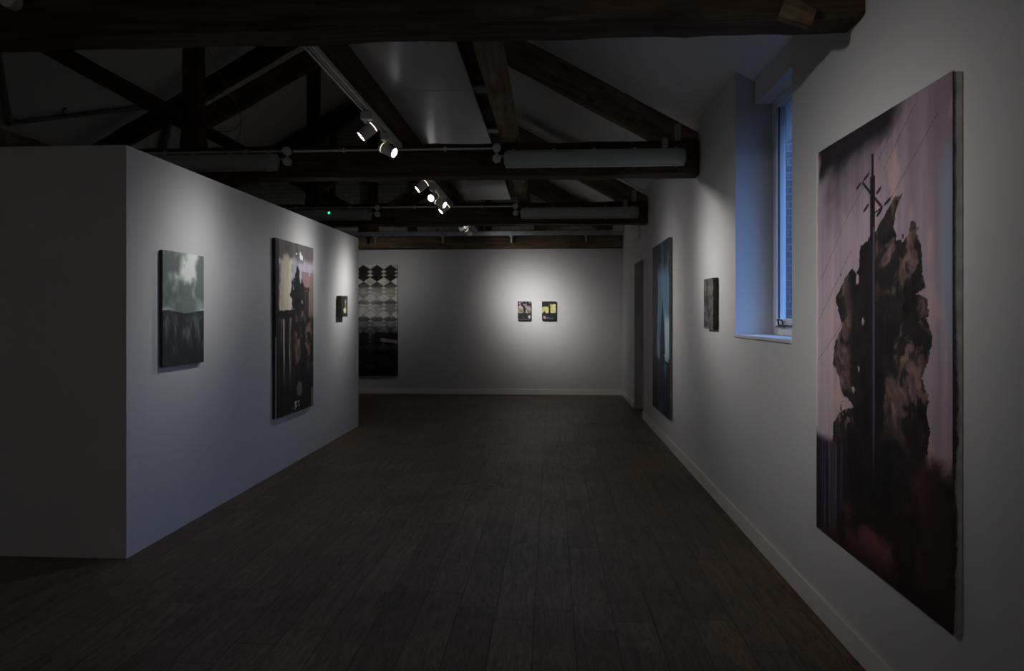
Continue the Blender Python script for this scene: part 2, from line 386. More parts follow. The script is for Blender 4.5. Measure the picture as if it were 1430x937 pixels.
def truss(Y, seed, label, extras=()):
    yc = Y+TW/2
    t = empty('roof_truss', (RX, yc, TB), label, 'roof truss', 'timber king post roof trusses')
    timber('tie_beam', (LX+.002, yc, (TB+TT)/2), (WX-.002, yc, (TB+TT)/2), TW, TT-TB, M['timber2' if 'studs' in extras else 'timber'], t, seed, .007, .012)
    rw = .12
    rt = .257
    for s in (1, -1):
        xe = WX-.004 if s > 0 else LX+.004
        zt = 3.17 - .147
        xk = RX + s*.075
        p0 = Vector((xe - s*.24, yc, zt + SL*.24)); p1 = Vector((xk, yc, zt + SL*abs(xe-xk)))
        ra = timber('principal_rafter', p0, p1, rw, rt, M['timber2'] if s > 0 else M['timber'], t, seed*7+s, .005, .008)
        # strut from the foot of the king post to the rafter
        slp = .545
        xs = RX + s*.08; zs = 3.325 - slp*.11 + .095
        xm = RX + s*2.19 ; zm = zs + slp*(2.19-.08)
        timber('strut', (xs, yc, zs), (xm, yc, zm), .11, .165, M['timber'], t, seed*5+s, .004, .008)
        # heel wedge where rafter meets the tie beam
        h = B(); a = xe; b_ = xe - s*.42
        q = [(a, TT-.01), (b_, TT-.01), (b_, TT+.045), (a - s*.22, TT+.20), (a, TT+.08)]
        A = [h.verts.new((x, yc-rw/2+.004, z)) for x, z in q]; C = [h.verts.new((x, yc+rw/2-.004, z)) for x, z in q]
        h.faces.new(A); h.faces.new(C[::-1])
        for i in range(5): h.faces.new((A[i], A[(i+1)%5], C[(i+1)%5], C[i]))
        link('heel_block', h, M['timber2'], t)
        if 'pockets' in extras and s > 0:
            bpy.context.view_layer.update()
            ang = math.atan(SL)
            cs = []
            for (pxx, pyy, lx, lz) in ((773,111,.055,.03), (825,140,.075,.036), (879,168,.08,.045), (840,122,.05,.02), (842,66,.06,.03)):
                P = at(pxx, pyy, y=Y+TW/2-rw/2)
                cs.append((P.x, P.y, P.z, lx, .08, lz, ang))
            carve(ra, cs)
    timber('king_post', (RX, yc, TT-.004), (RX, yc, RH-.17), .145, .155, M['timber'], t, seed*3, .003, .006)
    fb = B()   # flared foot of the king post
    q = [(RX-.10, TT), (RX+.10, TT), (RX+.10, TT+.05), (RX+.076, TT+.22), (RX-.076, TT+.22), (RX-.10, TT+.05)]
    A = [fb.verts.new((x, yc-.075, z)) for x, z in q]; C = [fb.verts.new((x, yc+.075, z)) for x, z in q]
    fb.faces.new(A); fb.faces.new(C[::-1])
    for i in range(6): fb.faces.new((A[i], A[(i+1)%6], C[(i+1)%6], C[i]))
    link('king_post_foot', fb, M['timber'], t)
    if 'block' in extras:      # splintered packing piece nailed under the right end
        o = timber('packing_block', (.985, Y-.012, TB+.035), (1.115, Y-.012, TB-.015), .05, .085, M['timber2'], t, 77, .008, .006, step=.03)
    if 'studs' in extras:
        for x in (-4.22, -2.62, -1.2):
            timber('stud', (x, yc, TT-.002), (x, yc, RH-SL*abs(x-RX)-.36), .06, .10, M['timber'], t, seed+int(x*9), .003, .005)
    if 'straps' in extras:
        for (xa, xb, za, zb) in ((1.12, 1.18, TT-.02, TT+.16), (1.0, 1.055, TT-.075, TT+.02)):
            sb = B(); box(sb, xa, xb, Y-.006 if za < TT-.05 else yc-rw/2-.006, Y if za < TT-.05 else yc-rw/2+.001, za, zb, .001)
            link('metal_strap', sb, M['zinc'], t)
    return t

# the camera's ray, for placing things on the surface they are fixed to
TH = math.radians(3.3); FP = 953.0; CAM = Vector((0,0,1.5)); HY = 441.0
def at(px, py, x=None, y=None, z=None, plane=None):
    a = (px-715.0)/FP; b_ = (HY-py)/FP
    d = Vector((-math.sin(TH)+a*math.cos(TH), math.cos(TH)+a*math.sin(TH), b_))
    if x is not None: t = (x-CAM.x)/d.x
    elif y is not None: t = (y-CAM.y)/d.y
    elif z is not None: t = (z-CAM.z)/d.z
    else:
        n, c = plane; t = (c - n.dot(CAM))/n.dot(d)
    return CAM + d*t

truss(TY[0], 11, 'huge dark timber roof truss nearest the camera, its beam crossing the top of the photo', ('block',))
truss(TY[1], 12, 'dark timber roof truss with the two big end-capped light fittings, second from camera', ('pockets', 'straps'))
truss(TY[2], 13, 'dark timber roof truss carrying the fitting with the green light, third from camera', ('straps',))
truss(TY[3], 14, 'timber roof truss standing against the white brick gable above the back wall', ('studs',))

TTL = [('long timber laid on the roof beams with the lamp track under it', -1.46, -1.32),
       ('pale long timber laid on the roof beams right of the glossy boards', -.46, -.31),
       ('long timber on the roof beams above the partition, at the far left', -5.35, -5.20)]
for i, (lb, xa, xb) in enumerate(TTL):
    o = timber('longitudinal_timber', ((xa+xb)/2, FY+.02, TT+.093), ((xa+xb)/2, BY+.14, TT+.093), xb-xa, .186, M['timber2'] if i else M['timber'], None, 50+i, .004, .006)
    tag(o, lb, 'timber beam', 'timbers laid lengthwise over the trusses')

# glossy boards and battens between the timbers
for i, (ya, yb, lb) in enumerate(((2.85, 5.275, 'glossy white board over the lamp track, nearest part, up to the board joint'),
                                  (5.28, 7.70, 'glossy white board over the second roof truss, with a bright reflection'),
                                  (7.705, 10.3, 'glossy white board seen beyond the second roof truss'))):
    bm = B(); box(bm, -1.315, -.61, ya, yb, 3.256, 3.276, .002); o = link('ceiling_board', bm, M['panel']); tag(o, lb, 'board', 'glossy boards between the long timbers')
for i, (y, lb) in enumerate(((4.1, 'cross batten above the glossy boards, nearest the camera'), (5.36, 'pale cross batten bridging the gap beside the pale timber, upper one in photo'), (6.55, 'pale cross batten bridging the gap beside the pale timber, just above second truss'), (8.6, 'cross batten above the glossy boards beyond the second truss'))):
    bm = B(); box(bm, -1.44, -.33, y-.07, y+.07, 3.277, 3.30, .003); o = link('cross_batten', bm, M['zinc']); tag(o, lb, 'batten', 'battens over the long timbers')

o = timber('dark_plank', (-.53, 2.85, 3.318), (-.53, 10.3, 3.318), .24, .03, M['timber'], None, 91, .004, .004); tag(o, 'dark rough plank lying above the gap beside the glossy boards', 'plank')
# ------------------------------------------------------------------ lamp track
TX = -1.405
bays = [(-1.0, 2.97, 'white lamp track above and behind the camera'), (3.22, 6.235, 'white lamp track under the long timber, holding the two largest spotlights'),
        (6.48, 9.535, 'white lamp track beyond the second truss, holding the cluster of spotlights'), (9.78, 12.66, 'white lamp track between the third truss and back wall')]
for y0, y1, lb in bays:
    t = empty('lamp_track', (TX, y0, TT-.03), lb, 'lamp track', 'lamp tracks')
    bm = B(); w_ = .032
    # channel profile
    for (xa, xb, za, zb) in ((TX-w_, TX+w_, TT-.010, TT-.002), (TX-w_, TX-w_+.006, TT-.034, TT-.010), (TX+w_-.006, TX+w_, TT-.034, TT-.010), (TX-w_+.006, TX-w_+.014, TT-.034, TT-.030), (TX+w_-.014, TX+w_-.006, TT-.034, TT-.030), (TX-.004, TX+.004, TT-.03, TT-.010)):
        box(bm, xa, xb, y0, y1, za, zb)
    link('rail', bm, M['plastic'], t)
    for y in (y0, y1):
        bm = B(); box(bm, TX-w_-.002, TX+w_+.002, y-.012, y+.012, TT-.037, TT-.002, .003); link('end_cap', bm, M['plastic'], t)

def spotlight(y, target, power, cone, label, blend=1.0, col=(1,.985,.965), spill=.048, hz=2.925, light=True):
    r = empty('track_spotlight', (TX, y, TT-.034), label, 'spotlight', 'spotlights on the lamp track')
    bm = B(); box(bm, TX-.045, TX+.045, y-.075, y+.075, TT-.095, TT-.036, .006); box(bm, TX-.012, TX+.012, y-.05, y+.05, TT-.036, TT-.024)
    link('track_adapter', bm, M['lampbody'], r, True)
    c = Vector((TX, y, hz)); d = (Vector(target)-c).normalized()
    bm = B(); lathe(bm, [(0,.012),(.0,.016),(.02,.016),(.02,.010),(TT-.095-hz+.0,.010)], (TX, y, TT-.094), (0,0,-1), 14); link('swivel_stem', bm, M['lampbody'], r, True)
    R = .045
    back = c - d*.075
    bm = B(); lathe(bm, [(0,.018),(.0,.034),(.006,.041),(.022,R),(.026,R)], back, d, 28); link('rear_cap', bm, M['lampbody'], r, True)
    bm = B(); lathe(bm, [(0,R-.006),(.009,R-.006)], back+d*.026, d, 28); link('vent_ring', bm, M['glow'], r)
    bm = B()
    lathe(bm, [(0,.02),(0,R),(.112,R),(.116,R-.001),(.116,R-.004),(.104,R-.004),(.104,.02)], back+d*.035, d, 32); link('lamp_head', bm, M['lampbody'], r, True)
    bm = B(); lathe(bm, [(0,.01),(0,R-.005),(.004,R-.005),(.006,.03),(.007,.004)], back+d*.1395, d, 28); link('lamp_lens', bm, M['lens'], r, True)
    # the lamp's beam: bright centre fading smoothly outwards plus a faint wide spill
    ld = bpy.data.lights.new('lamp_beam', 'SPOT'); ld.energy = power; ld.spot_size = math.radians(150); ld.spot_blend = .6
    ld.shadow_soft_size = .03; ld.color = col; ld.use_nodes = True
    nt = ld.node_tree; em = nt.nodes['Emission']
    tc = nt.nodes.new('ShaderNodeTexCoord'); sx = nt.nodes.new('ShaderNodeSeparateXYZ'); L(nt, tc.outputs['Normal'], sx.inputs[0])
    def mt(op, a, c=None):
        n = nt.nodes.new('ShaderNodeMath'); n.operation = op
        for k, q in enumerate((a, c)):
            if q is None: continue
            if isinstance(q, (int, float)): n.inputs[k].default_value = q
            else: L(nt, q, n.inputs[k])
        return n.outputs[0]
    th = mt('ARCCOSINE', mt('MINIMUM', mt('ABSOLUTE', sx.outputs[2]), 1.0))
    sg = math.radians(cone)
    core = mt('EXPONENT', mt('MULTIPLY', mt('MULTIPLY', th, th), -.5/(sg*sg)))
    halo = mt('MULTIPLY', mt('EXPONENT', mt('MULTIPLY', mt('MULTIPLY', th, th), -.5/(sg*sg*4.5))), spill)
    L(nt, mt('ADD', core, halo), em.inputs['Strength'])
    lo = bpy.data.objects.new('lamp_beam', ld); put(lo); lo.parent = r
    lo.location = (back + d*.165) - r.location; lo.rotation_mode = 'QUATERNION'; lo.rotation_quaternion = d.to_track_quat('-Z', 'Y')
    return r
P = lambda u: u
SPOTS = [
 (5.18, (-2.62, 4.80, 1.80), 54, 13, 'nearest lit spotlight, pointing down left at the partition'),
 (5.79, (1.32, 4.95, 1.55), 50, 10, 'lit spotlight just before the second truss, pointing right'),
 (7.40, (-2.62, 6.98, 1.90), 84, 12.5, 'lit spotlight half hidden by the second truss beam, pointing left'),
 (8.10, (-2.6, 4.75, 1.45), 95, 6.5, 'brightest round-faced spotlight of the cluster, pointing at the camera side'),
 (8.55, (1.3, 7.65, 1.60), 125, 11, 'spotlight of the far cluster pointing right, beside the round-faced one'),
 (8.95, (-2.62, 8.44, 1.75), 130, 10.5, 'lowest spotlight of the far cluster, pointing down left'),
 (11.45, (-.15, 12.95, 1.60), 30, 16, 'small pale spotlight seen from behind, turned to the back wall'),
 (10.4, (-.24, 12.95, 1.60), 330, 9.5, 'spotlight hidden above the third truss beam, turned to the pair of small paintings'),
 (10.9, (-4.0, 12.95, 1.8), 75, 14, 'small spotlight mostly hidden behind the third truss beam'),
 (6.75, (1.32, 5.72, 1.90), 230, 8, 'spotlight hidden above the second truss beam, turned to the small right wall painting'),
 (1.0, (1.32, 3.25, 1.62), 225, 9.2, 'spotlight over the camera, turned to the big tree painting'),
 (0.0, (1.0, -3.6, 1.6), 75, 26, 'unseen fill spotlight added behind the camera, turned to the rear right corner'),  # added unseen fill: these last three lamps bounce ambient light into the room
 (-.6, (-3.0, -3.9, 1.8), 70, 26, 'unseen fill spotlight added behind the camera, turned to the rear wall'),
 (-.3, (-6.5, -2.5, 1.5), 70, 26, 'unseen fill spotlight added behind the camera, turned far left'),
]
for a in SPOTS: spotlight(a[0], a[1], a[2], a[3], a[4])

# ------------------------------------------------------------------ fluorescent fittings, conduit and boxes on each beam
def fitting(xa, xb, Y, zc, label, led=False):
    h = .158; dp = .10; yb = Y-.004
    r = empty('fluorescent_fitting', ((xa+xb)/2, yb, zc), label, 'light fitting', 'long covered light fittings on the trusses')
    def rr(bm, x0, x1, hh, d0, d1):
        # rounded trough section extruded along x
        prof = [(-hh/2, d0), (hh/2, d0)]
        for i in range(9):
            a = PI*i/8; prof.append((hh/2*math.cos(a), d0 + (d1-d0)*(math.sin(a)**.6)))
        prof = [(-hh/2, d0)] + [(-hh/2*math.cos(PI*i/10), d0+(d1-d0)*(.25+.75*math.sin(PI*i/10)**.5)) for i in range(11)] + [(hh/2, d0)]
        A = [bm.verts.new((x0, yb-d, zc+z)) for z, d in prof]; C = [bm.verts.new((x1, yb-d, zc+z)) for z, d in prof]
        bm.faces.new(A); bm.faces.new(C[::-1])
        for i in range(len(prof)): bm.faces.new((A[i], A[(i+1)%len(prof)], C[(i+1)%len(prof)], C[i]))
    bm = B(); box(bm, xa+.012, xb-.012, yb-.035, yb, zc-h/2, zc+h/2, .01); link('housing', bm, M['plastic'], r)
    bm = B(); rr(bm, xa+.073, xb-.073, h*.93, .035, dp); link('diffuser', bm, M['diffuser'], r, True)
    for s, x in ((1, xa), (-1, xb)):
        bm = B()
        # domed end cap made of shrinking sections
        secs = [(0.075, .965, dp+.004), (.05, .96, dp+.003), (.030, .91, dp*.96), (.014, .80, dp*.86), (.004, .62, dp*.70), (0, .42, dp*.48)]
        loops = []
        for t, k, dd in secs:
            pr = [(-h*k/2*math.cos(PI*i/12), .0+dd*(.35+.65*math.sin(PI*i/12)**.5)) for i in range(13)]
            pr = [(-h*k/2, .002)] + pr + [(h*k/2, .002)]
            loops.append([bm.verts.new((x+s*t, yb-d, zc+z)) for z, d in pr])
        for A, C in zip(loops, loops[1:]):
            for i in range(len(A)): bm.faces.new((A[i], A[(i+1)%len(A)], C[(i+1)%len(A)], C[i]))
        bm.faces.new(loops[0]); bm.faces.new(loops[-1][::-1]); link('end_cap', bm, M['diffuser'], r, True)
    n = 5
    for i in range(n):
        x = xa + .09 + (xb-xa-.18)*i/(n-1)
        for s in (1, -1):
            bm = B(); box(bm, x-.012, x+.012, yb-.06, yb-.02, zc+s*h/2-.006, zc+s*h/2+.006, .002); link('clip', bm, M['plastic'], r)
    if led:
        x = -3.13
        bm = B(); lathe(bm, [(0,.006),(.006,.012),(.010,.010),(.012,.003)], (x, yb-dp+.004, zc+.02), (0,-1,0), 14); link('green_indicator', bm, M['led'], r)
    return r
def roundbox(bm, x, Y, z, r=.037, d=.05):
    lathe(bm, [(0,r),(d*.75,r),(d*.78,r+.003),(d*.95,r+.002),(d,r-.006),(d+.002,.004)], (x, Y, z), (0,-1,0), 22)
def conduit(xa, xb, Y, side, label, first=False):
    z = 3.035
    t = empty('cable_conduit', (xb, Y, z), label, 'conduit', 'white conduit runs on the trusses')
    yp = Y-.022
    bm = B(); tube(bm, [(xa, yp, z), (xb, yp, z)], .0105, 12); link('pipe', bm, M['plastic'], t, True)
    for (x, zz) in ((xb, z), (xb+.002, z-.098)):
        bm = B(); roundbox(bm, x, Y-.001, zz); link('junction_box', bm, M['plastic'], t, True)
    bm = B(); tube(bm, [(xb, yp, z-.03), (xb, yp, z-.07)], .012, 12); link('drop_pipe', bm, M['plastic'], t, True)
    sx = side
    bm = B(); tube(bm, [(xb+sx*.03, yp-.01, z-.075), (xb+sx*.055, yp-.02, z-.07), (xb+sx*.075, yp-.02, z-.10), (xb+sx*.09, yp-.005, z-.105)], .006, 8); link('flex_cable', bm, M['plastic'], t, True)
    n = max(2, int(abs(xb-xa)/.72)); 
    for i in range(n):
        x = xa + (xb-xa)*(i+.5)/n
        bm = B(); box(bm, x-.009, x+.009, Y-.037, Y-.001, z-.022, z+.022, .003); link('saddle_clip', bm, M['plastic'], t)
    return t
FN = ['nearest truss', 'second truss', 'third truss']
for i, Y in enumerate(TY[:3]):
    if i > 0:
        fitting(-.433, 1.21, Y, 2.932, 'unlit frosted fluorescent fitting on the %s, near the right wall' % FN[i])
        conduit(-2.40, -.50, Y, 1, 'white conduit between the two light fittings on the %s' % FN[i])
    zc = 2.932 + (.06 if i == 0 else 0)
    fitting(-4.17, -2.54, Y, 2.932 if i else 3.0, 'unlit frosted fluorescent fitting on the %s, over the partition%s' % (FN[i], ' with a green light' if i==2 else ''), led=(i==2))
    conduit(-5.6, -2.46, Y, -1, 'white conduit over the left light fitting on the %s' % FN[i])

# thin pale pipes following the right rafters of the third truss
bm = B(); yv = TY[2]+.03
tube(bm, [(-.62, yv, 3.20+SL*1.96), (WX-.05, yv, 3.205+SL*.05)], .012, 8)
o = link('sloping_pipe', bm, M['plastic']); tag(o, 'thin pale pipe running down the top of the third truss rafter', 'pipe')
# pipework on the left roof slope
nrm = Vector((-SL, 0, 1)); cc = nrm.dot(Vector((RX, 0, RH))) - .05
pl = (nrm, cc)
a1, a2, a3 = at(12, 172, plane=pl), at(207, 149, plane=pl), at(-12, 30, plane=pl)
t = empty('roof_rail', a1, 'thin grey rail with a small hook fixed on the left roof slope', 'rail')
bm = B(); tube(bm, [a1, a2], .03, 10); link('cross_rail', bm, M['cable'], t, True)
bm = B(); tube(bm, [a1, a3], .045, 10); link('side_rail', bm, M['cable'], t, True)
h0 = at(93, 163, plane=(nrm, cc-.02)); h1 = at(88, 157, plane=(nrm, cc-.05)); h2 = at(88, 153, plane=(nrm, cc-.05)); h3 = at(92, 151, plane=(nrm, cc-.06))
bm = B(); tube(bm, [h0, h1, h2, h3], .014, 8); link('hook', bm, M['dark'], t, True)
b1, b2 = at(237, 163, plane=pl), at(226, 215, plane=pl)
bm = B(); tube(bm, [b1, b2], .06, 10); o = link('roof_pipe', bm, M['cable'], None, True); tag(o, 'short grey pipe on the left roof slope beside the second king post', 'pipe')

# loose loop of cable hanging by the second king post
yv = TY[1]-.01
pts = []
for (px, py) in ((283,50),(296,80),(312,112),(322,133),(330,137),(322,132),(308,131),(300,138),(300,148),(308,158),(322,162),(333,157),(336,170),(328,182),(312,185),(296,180),(286,170),(283,155),(287,142),(300,133),(316,132),(328,140),(335,160),(335,180),(331,195),(323,207)):
    pts.append(at(px, py, y=yv))
# smooth it
sm = []
for i in range(len(pts)-1):
    p0 = pts[max(i-1,0)]; p1 = pts[i]; p2 = pts[i+1]; p3 = pts[min(i+2,len(pts)-1)]
    for k in range(5):
        t_ = k/5; sm.append(.5*((2*p1)+(-p0+p2)*t_+(2*p0-5*p1+4*p2-p3)*t_*t_+(-p0+3*p1-3*p2+p3)*t_**3) + Vector((0, -.02*math.sin(len(sm)*.21), 0)))
sm.append(pts[-1])
bm = B(); tube(bm, sm, .0035, 6); o = link('hanging_cable', bm, M['cable'], None, True); tag(o, 'thin grey cable hanging in loose loops beside the second truss king post', 'cable')

# ------------------------------------------------------------------ steel rail in front of the back wall
ys = 12.70
t = empty('steel_rail', (0, ys, 3.05), 'long grey steel rail hung across the room just before the back wall', 'steel rail')
bm = B(); xa, xb = -4.6, WX-.22
for (y0, y1, z_0, z_1) in ((ys-.004, ys, 2.998, 3.083), (ys-.004, ys+.05, 2.995, 3.001), (ys-.004, ys+.05, 3.079, 3.083)): box(bm, xa, WX-.003, y0, y1, z_0, z_1)
link('channel', bm, M['steel'], t)
for px in (523, 618, 713.5, 818):
    p = at(px, 330, y=ys)
    bm = B(); box(bm, p.x-.03, p.x+.03, ys-.012, ys+.03, 2.965, 2.994, .003); box(bm, p.x-.012, p.x+.022, ys-.006, ys+.006, 2.86, 2.97, .003); lathe(bm, [(0,.014),(.02,.014)], (p.x+.005, ys-.001, 2.90), (0,-1,0), 12)
    link('hanger_bracket', bm, M['steel'], t)
bm = B(); p = at(616, 318, y=ys); tube(bm, [(p.x-.02, ys-.02, 3.22), (p.x-.02, ys-.025, 3.12), (p.x+.03, ys-.02, 3.05), (p.x+.035, ys-.01, 3.0)], .016, 8); link('rail_clamp', bm, M['zinc'], t, True)
bm = B(); box(bm, WX-.205, WX-.004, ys-.10, ys-.006, 3.07, 3.21, .006); o = link('wall_control_box', bm, M['plastic']); tag(o, 'pale box at the right end of the grey steel rail', 'electrical box')
bm = B(); box(bm, -.45, .50, ys+.09, ys+.13, 3.22, 3.245, .002); o = link('white_batten', bm, M['upvc']); tag(o, 'thin pale batten just above the grey steel rail', 'batten')

# motion sensor, wall wire
bm = B(); box(bm, WX-.075, WX-.02, BY-.05, BY-.001, 2.63, 2.74, .01); t = link('motion_sensor', bm, M['upvc'], None, True); tag(t, 'small white motion sensor high in the right corner of the back wall', 'motion sensor')
bm = B(); p0 = at(893, 314, x=WX-.012); p1 = at(893, 331, x=WX-.012); p2 = at(889, 336, x=WX-.012); tube(bm, [p0, p1, p2], .010, 8)
o = link('wall_wire', bm, M['plastic'], None, True); tag(o, 'short pale wire ending in a hook above the doorway', 'wire')
# conduit saddle at the corner of nearest beam: white hook
# ------------------------------------------------------------------ paintings
def hashn(ix, iy, s):
    h = (ix*374761393 + iy*668265263 + s*974634777) & 0xFFFFFFFF
    h = ((h ^ (h >> 13))*1274126177) & 0xFFFFFFFF
    return ((h ^ (h >> 16)) & 0xFFFF)/65535.0
def vn(x, y, s):
    ix = np.floor(x).astype(np.int64); iy = np.floor(y).astype(np.int64); fx = x-ix; fy = y-iy
    fx = fx*fx*(3-2*fx); fy = fy*fy*(3-2*fy)
    a = hashn(ix,iy,s); b = hashn(ix+1,iy,s); c = hashn(ix,iy+1,s); d = hashn(ix+1,iy+1,s)
    return (a*(1-fx)+b*fx)*(1-fy)+(c*(1-fx)+d*fx)*fy
def fbm(x, y, s, o=5, g=.55):
    t = 0; a = 1; n = 0
    for k in range(o): t = t + a*vn(x*2**k, y*2**k, s+k*17); n += a; a *= g
    return t/n
def ss(a, b, x): 
    t = np.clip((x-a)/(b-a), 0, 1); return t*t*(3-2*t)
def C3(*c): return np.array(c)[None, None, :]
def mix(c, d, m): return c*(1-m[..., None]) + d*m[..., None]
def seg(u, v, a, b, w, asp):
    ax, ay = a[0]*asp, a[1]; bx, by = b[0]*asp, b[1]; x = u*asp; y = v
    t = np.clip(((x-ax)*(bx-ax)+(y-ay)*(by-ay))/((bx-ax)**2+(by-ay)**2), 0, 1)
    return np.hypot(x-ax-t*(bx-ax), y-ay-t*(by-ay)) < w

def inside(u, v, poly):
    r = np.zeros(u.shape, bool); n = len(poly)
    for i in range(n):
        x1, y1 = poly[i]; x2, y2 = poly[(i+1)%n]
        if y1 == y2: continue
        c_ = ((y1 > v) != (y2 > v)) & (u < (x2-x1)*(v-y1)/(y2-y1)+x1); r ^= c_
    return r
TREE = [(0.718,0.81),(0.658,0.804),(0.616,0.782),(0.566,0.767),(0.539,0.749),(0.481,0.733),(0.42,0.72),(0.407,0.682),(0.394,0.661),(0.355,0.677),(0.302,0.664),(0.246,0.636),(0.208,0.614),(0.226,0.569),(0.26,0.539),(0.187,0.5),(0.166,0.445),(0.231,0.418),(0.246,0.381),(0.329,0.366),(0.363,0.356),(0.246,0.328),(0.178,0.291),(0.171,0.242),(0.15,0.13),(0.192,0.029),(0.41,-0.028),(0.809,0.065),(0.983,0.234),(0.866,0.268),(0.876,0.351),(0.872,0.412),(0.838,0.433),(0.872,0.476),(0.897,0.517),(0.876,0.551),(0.872,0.6),(0.811,0.607),(0.869,0.62),(0.855,0.638),(0.838,0.691),(0.811,0.74),(0.769,0.732),(0.728,0.719),(0.684,0.724),(0.678,0.77)]
def art_tree(u, v, asp):   # big canvas: pole and dark tree on a mauve sky
    str_ = fbm(u*30, v*2.2, 3, 5); big = fbm(u*3, v*4, 9, 4)
    c = C3(.60,.535,.575)*np.ones(u.shape+(1,)); c = c*(.84+.30*str_[...,None])
    c = mix(c, C3(.70,.62,.66)*(.9+.2*str_[...,None]), ss(.45,.0,u)*ss(.95,.5,v)*.8)
    c = mix(c, C3(.50,.42,.47)*(.9+.2*str_[...,None]), ss(.55,1,u)*ss(.55,.95,v)*.8)
    c = mix(c, C3(.52,.56,.64), ss(.90,.97,u+.05*(big-.5))*ss(.45,.6,v)*ss(.93,.80,v)*.8)
    c = mix(c, C3(.74,.60,.58), ss(.62,.8,fbm(u*9+2, v*7, 21, 4))*.55)
    # black brushed cloud in the upper left
    lowb = np.interp(u, [0,.05,.3,.5,.63,.75,1], [.90,.915,.925,.94,.955,.98,1.05]); bn = fbm(u*6+v*14, v*16-u*7, 5, 5)-.5
    m = ss(-.025,.03, v-lowb+.05*bn)*ss(.015,.06,u+.05*(fbm(u*20,v*30,6,3)-.5))*ss(.78,.62,u+.10*bn)
    c = mix(c, C3(.34,.315,.345)*(.85+.3*str_[...,None]), ss(-.17,.0,v-lowb+.08*bn)*ss(.80,.30,u+.2*bn)*ss(.04,.22,u+.1*bn)*.75*(1-m))
    c = mix(c, C3(.13,.12,.135)*(.8+.4*str_[...,None]), m*.96)
    # wires
    for (a, b) in (((.05,.66),(.30,.80)), ((.30,.80),(.47,.87)), ((.02,.55),(.34,.72)), ((.0,.44),(.26,.545)), ((.60,.88),(.80,.98)), ((.62,.80),(.93,.94)), ((.55,.90),(.72,.985))):
        c = mix(c, C3(.28,.25,.28), seg(u, v, a, b, .0011, asp)*.6)
    # distance treatment of tree
    e = fbm(u*13, v*18, 31, 6, .72)-.5; e2 = fbm(u*5, v*8, 33, 4)-.5; e3 = fbm(u*40, v*60, 35, 3)-.5
    wu = u + .055*e + .02*e3; wv = v + .022*e2 + .012*e3
    tr = inside(wu, wv, TREE)
    hole = (np.hypot((u-.435+.03*e)*asp*1.7, v-.545+.05*e) < .010) | (np.hypot((u-.40+.05*e)*asp, v-.44+.05*e) < .006) | (np.hypot((u-.395)*asp*1.8, v-.655+.05*e) < .014)
    hole |= (np.hypot((u-.86+.1*e)*asp*1.3, v-.445+.06*e) < .018) | (np.hypot((u-.36)*asp*1.5, v-.395+.06*e) < .012)
    tr = tr & ~hole
    tc = C3(.15,.135,.14)*np.ones(u.shape+(1,))
    wx = u + .10*(fbm(u*6, v*9, 37, 4)-.5); wy = v + .05*(fbm(u*7+4, v*8, 38, 4)-.5)
    pat = fbm(wx*9+wy*5+3, wy*15-wx*4, 41, 6, .62); fine = fbm(wx*30+wy*20, wy*44, 42, 3)
    hl = (ss(.42,.60,u)*ss(.97,.85,u)*ss(.25,.42,v) + .9*ss(.38,.26,u)*ss(.28,.34,v)).clip(0,1)
    tc = mix(tc, C3(.45,.36,.35)*(.75+.5*fine[...,None]), ss(.44,.58,pat)*hl*.85)
    tc = mix(tc, C3(.52,.39,.38), ss(.55,.66,pat)*ss(.45,.6,fine)*hl*.7)
    tc = mix(tc, C3(.50,.37,.38), (fbm(u*34, v*44, 47, 2) > .60)*np.exp(-(((u-.30)/.12)**2+((v-.33)/.05)**2))*.9)
    tc = mix(tc, C3(.105,.095,.105), ss(.52,.62,fbm(wx*8, wy*12, 51, 5))*.75)
    tc = mix(tc, C3(.11,.10,.11), np.exp(-((u-.50)/.09)**2)*ss(.78,.6,v)*.8)
    tc = tc*(.8+.4*fbm(u*40, v*14, 53, 3)[..., None])
    c = mix(c, tc, tr.astype(float))
    sc_ = (fbm(u*40, v*55, 57, 2) > .73) & inside(u+.07*e, v-.03, TREE) & ~tr & (v > .3)
    c = mix(c, C3(.20,.17,.18), sc_.astype(float)*.8)
    # striped dark lower left, red brown ground
    g = ss(.265,.235, v + .02*e); stp = fbm(u*46, v*1.2, 61, 3)
    gc = mix(C3(.16,.145,.175)*np.ones(u.shape+(1,)), C3(.36,.32,.38), ss(.50,.75,stp))
    c = mix(c, gc, g*ss(.34,.2,u))
    top = np.interp(u, [0,.2,.35,.5,.62,.8,.86,1], [-.01,.05,.12,.15,.15,.24,.285,.285]) + .06*e
    gr = mix(C3(.42,.26,.255)*np.ones(u.shape+(1,)), C3(.15,.115,.12), ss(.42,.62,fbm(u*4+1, v*7, 71, 5)))
    gr = mix(gr, C3(.15,.115,.125), ss(.70,.92,u)*.75); gr = mix(gr, C3(.13,.10,.11), ss(.07,.0,v)*.7)
    c = mix(c, gr, ss(.03,-.02, v-top))
    c = mix(c, C3(.10,.09,.10), (ss(.05,.0,np.abs(u-.62))*ss(.13,.17,v)*ss(.33,.2,v)).clip(0,1)*.9)
    # the pole and its crossarms
    pw = .017; pole = (np.abs(u-.515) < pw) & (v > .12) & (v < .875)
    fade = ss(.16,.34,v)
    c = mix(c, C3(.13,.12,.14), pole*fade)
    c = mix(c, C3(.36,.34,.39), ((u-.515 > .002) & (u-.515 < .014) & (v < .76))*fade*.75)
    c = mix(c, C3(.13,.12,.14), ((np.abs(u-.515) < .009) & (v > .85) & (v < .925)).astype(float))
    for (a, b, w_) in (((.44,.868),(.586,.798),.0036), ((.44,.868),(.52,.825),.002), ((.586,.798),(.52,.79),.002)): c = mix(c, C3(.13,.12,.14), seg(u, v, a, b, w_, asp).astype(float))
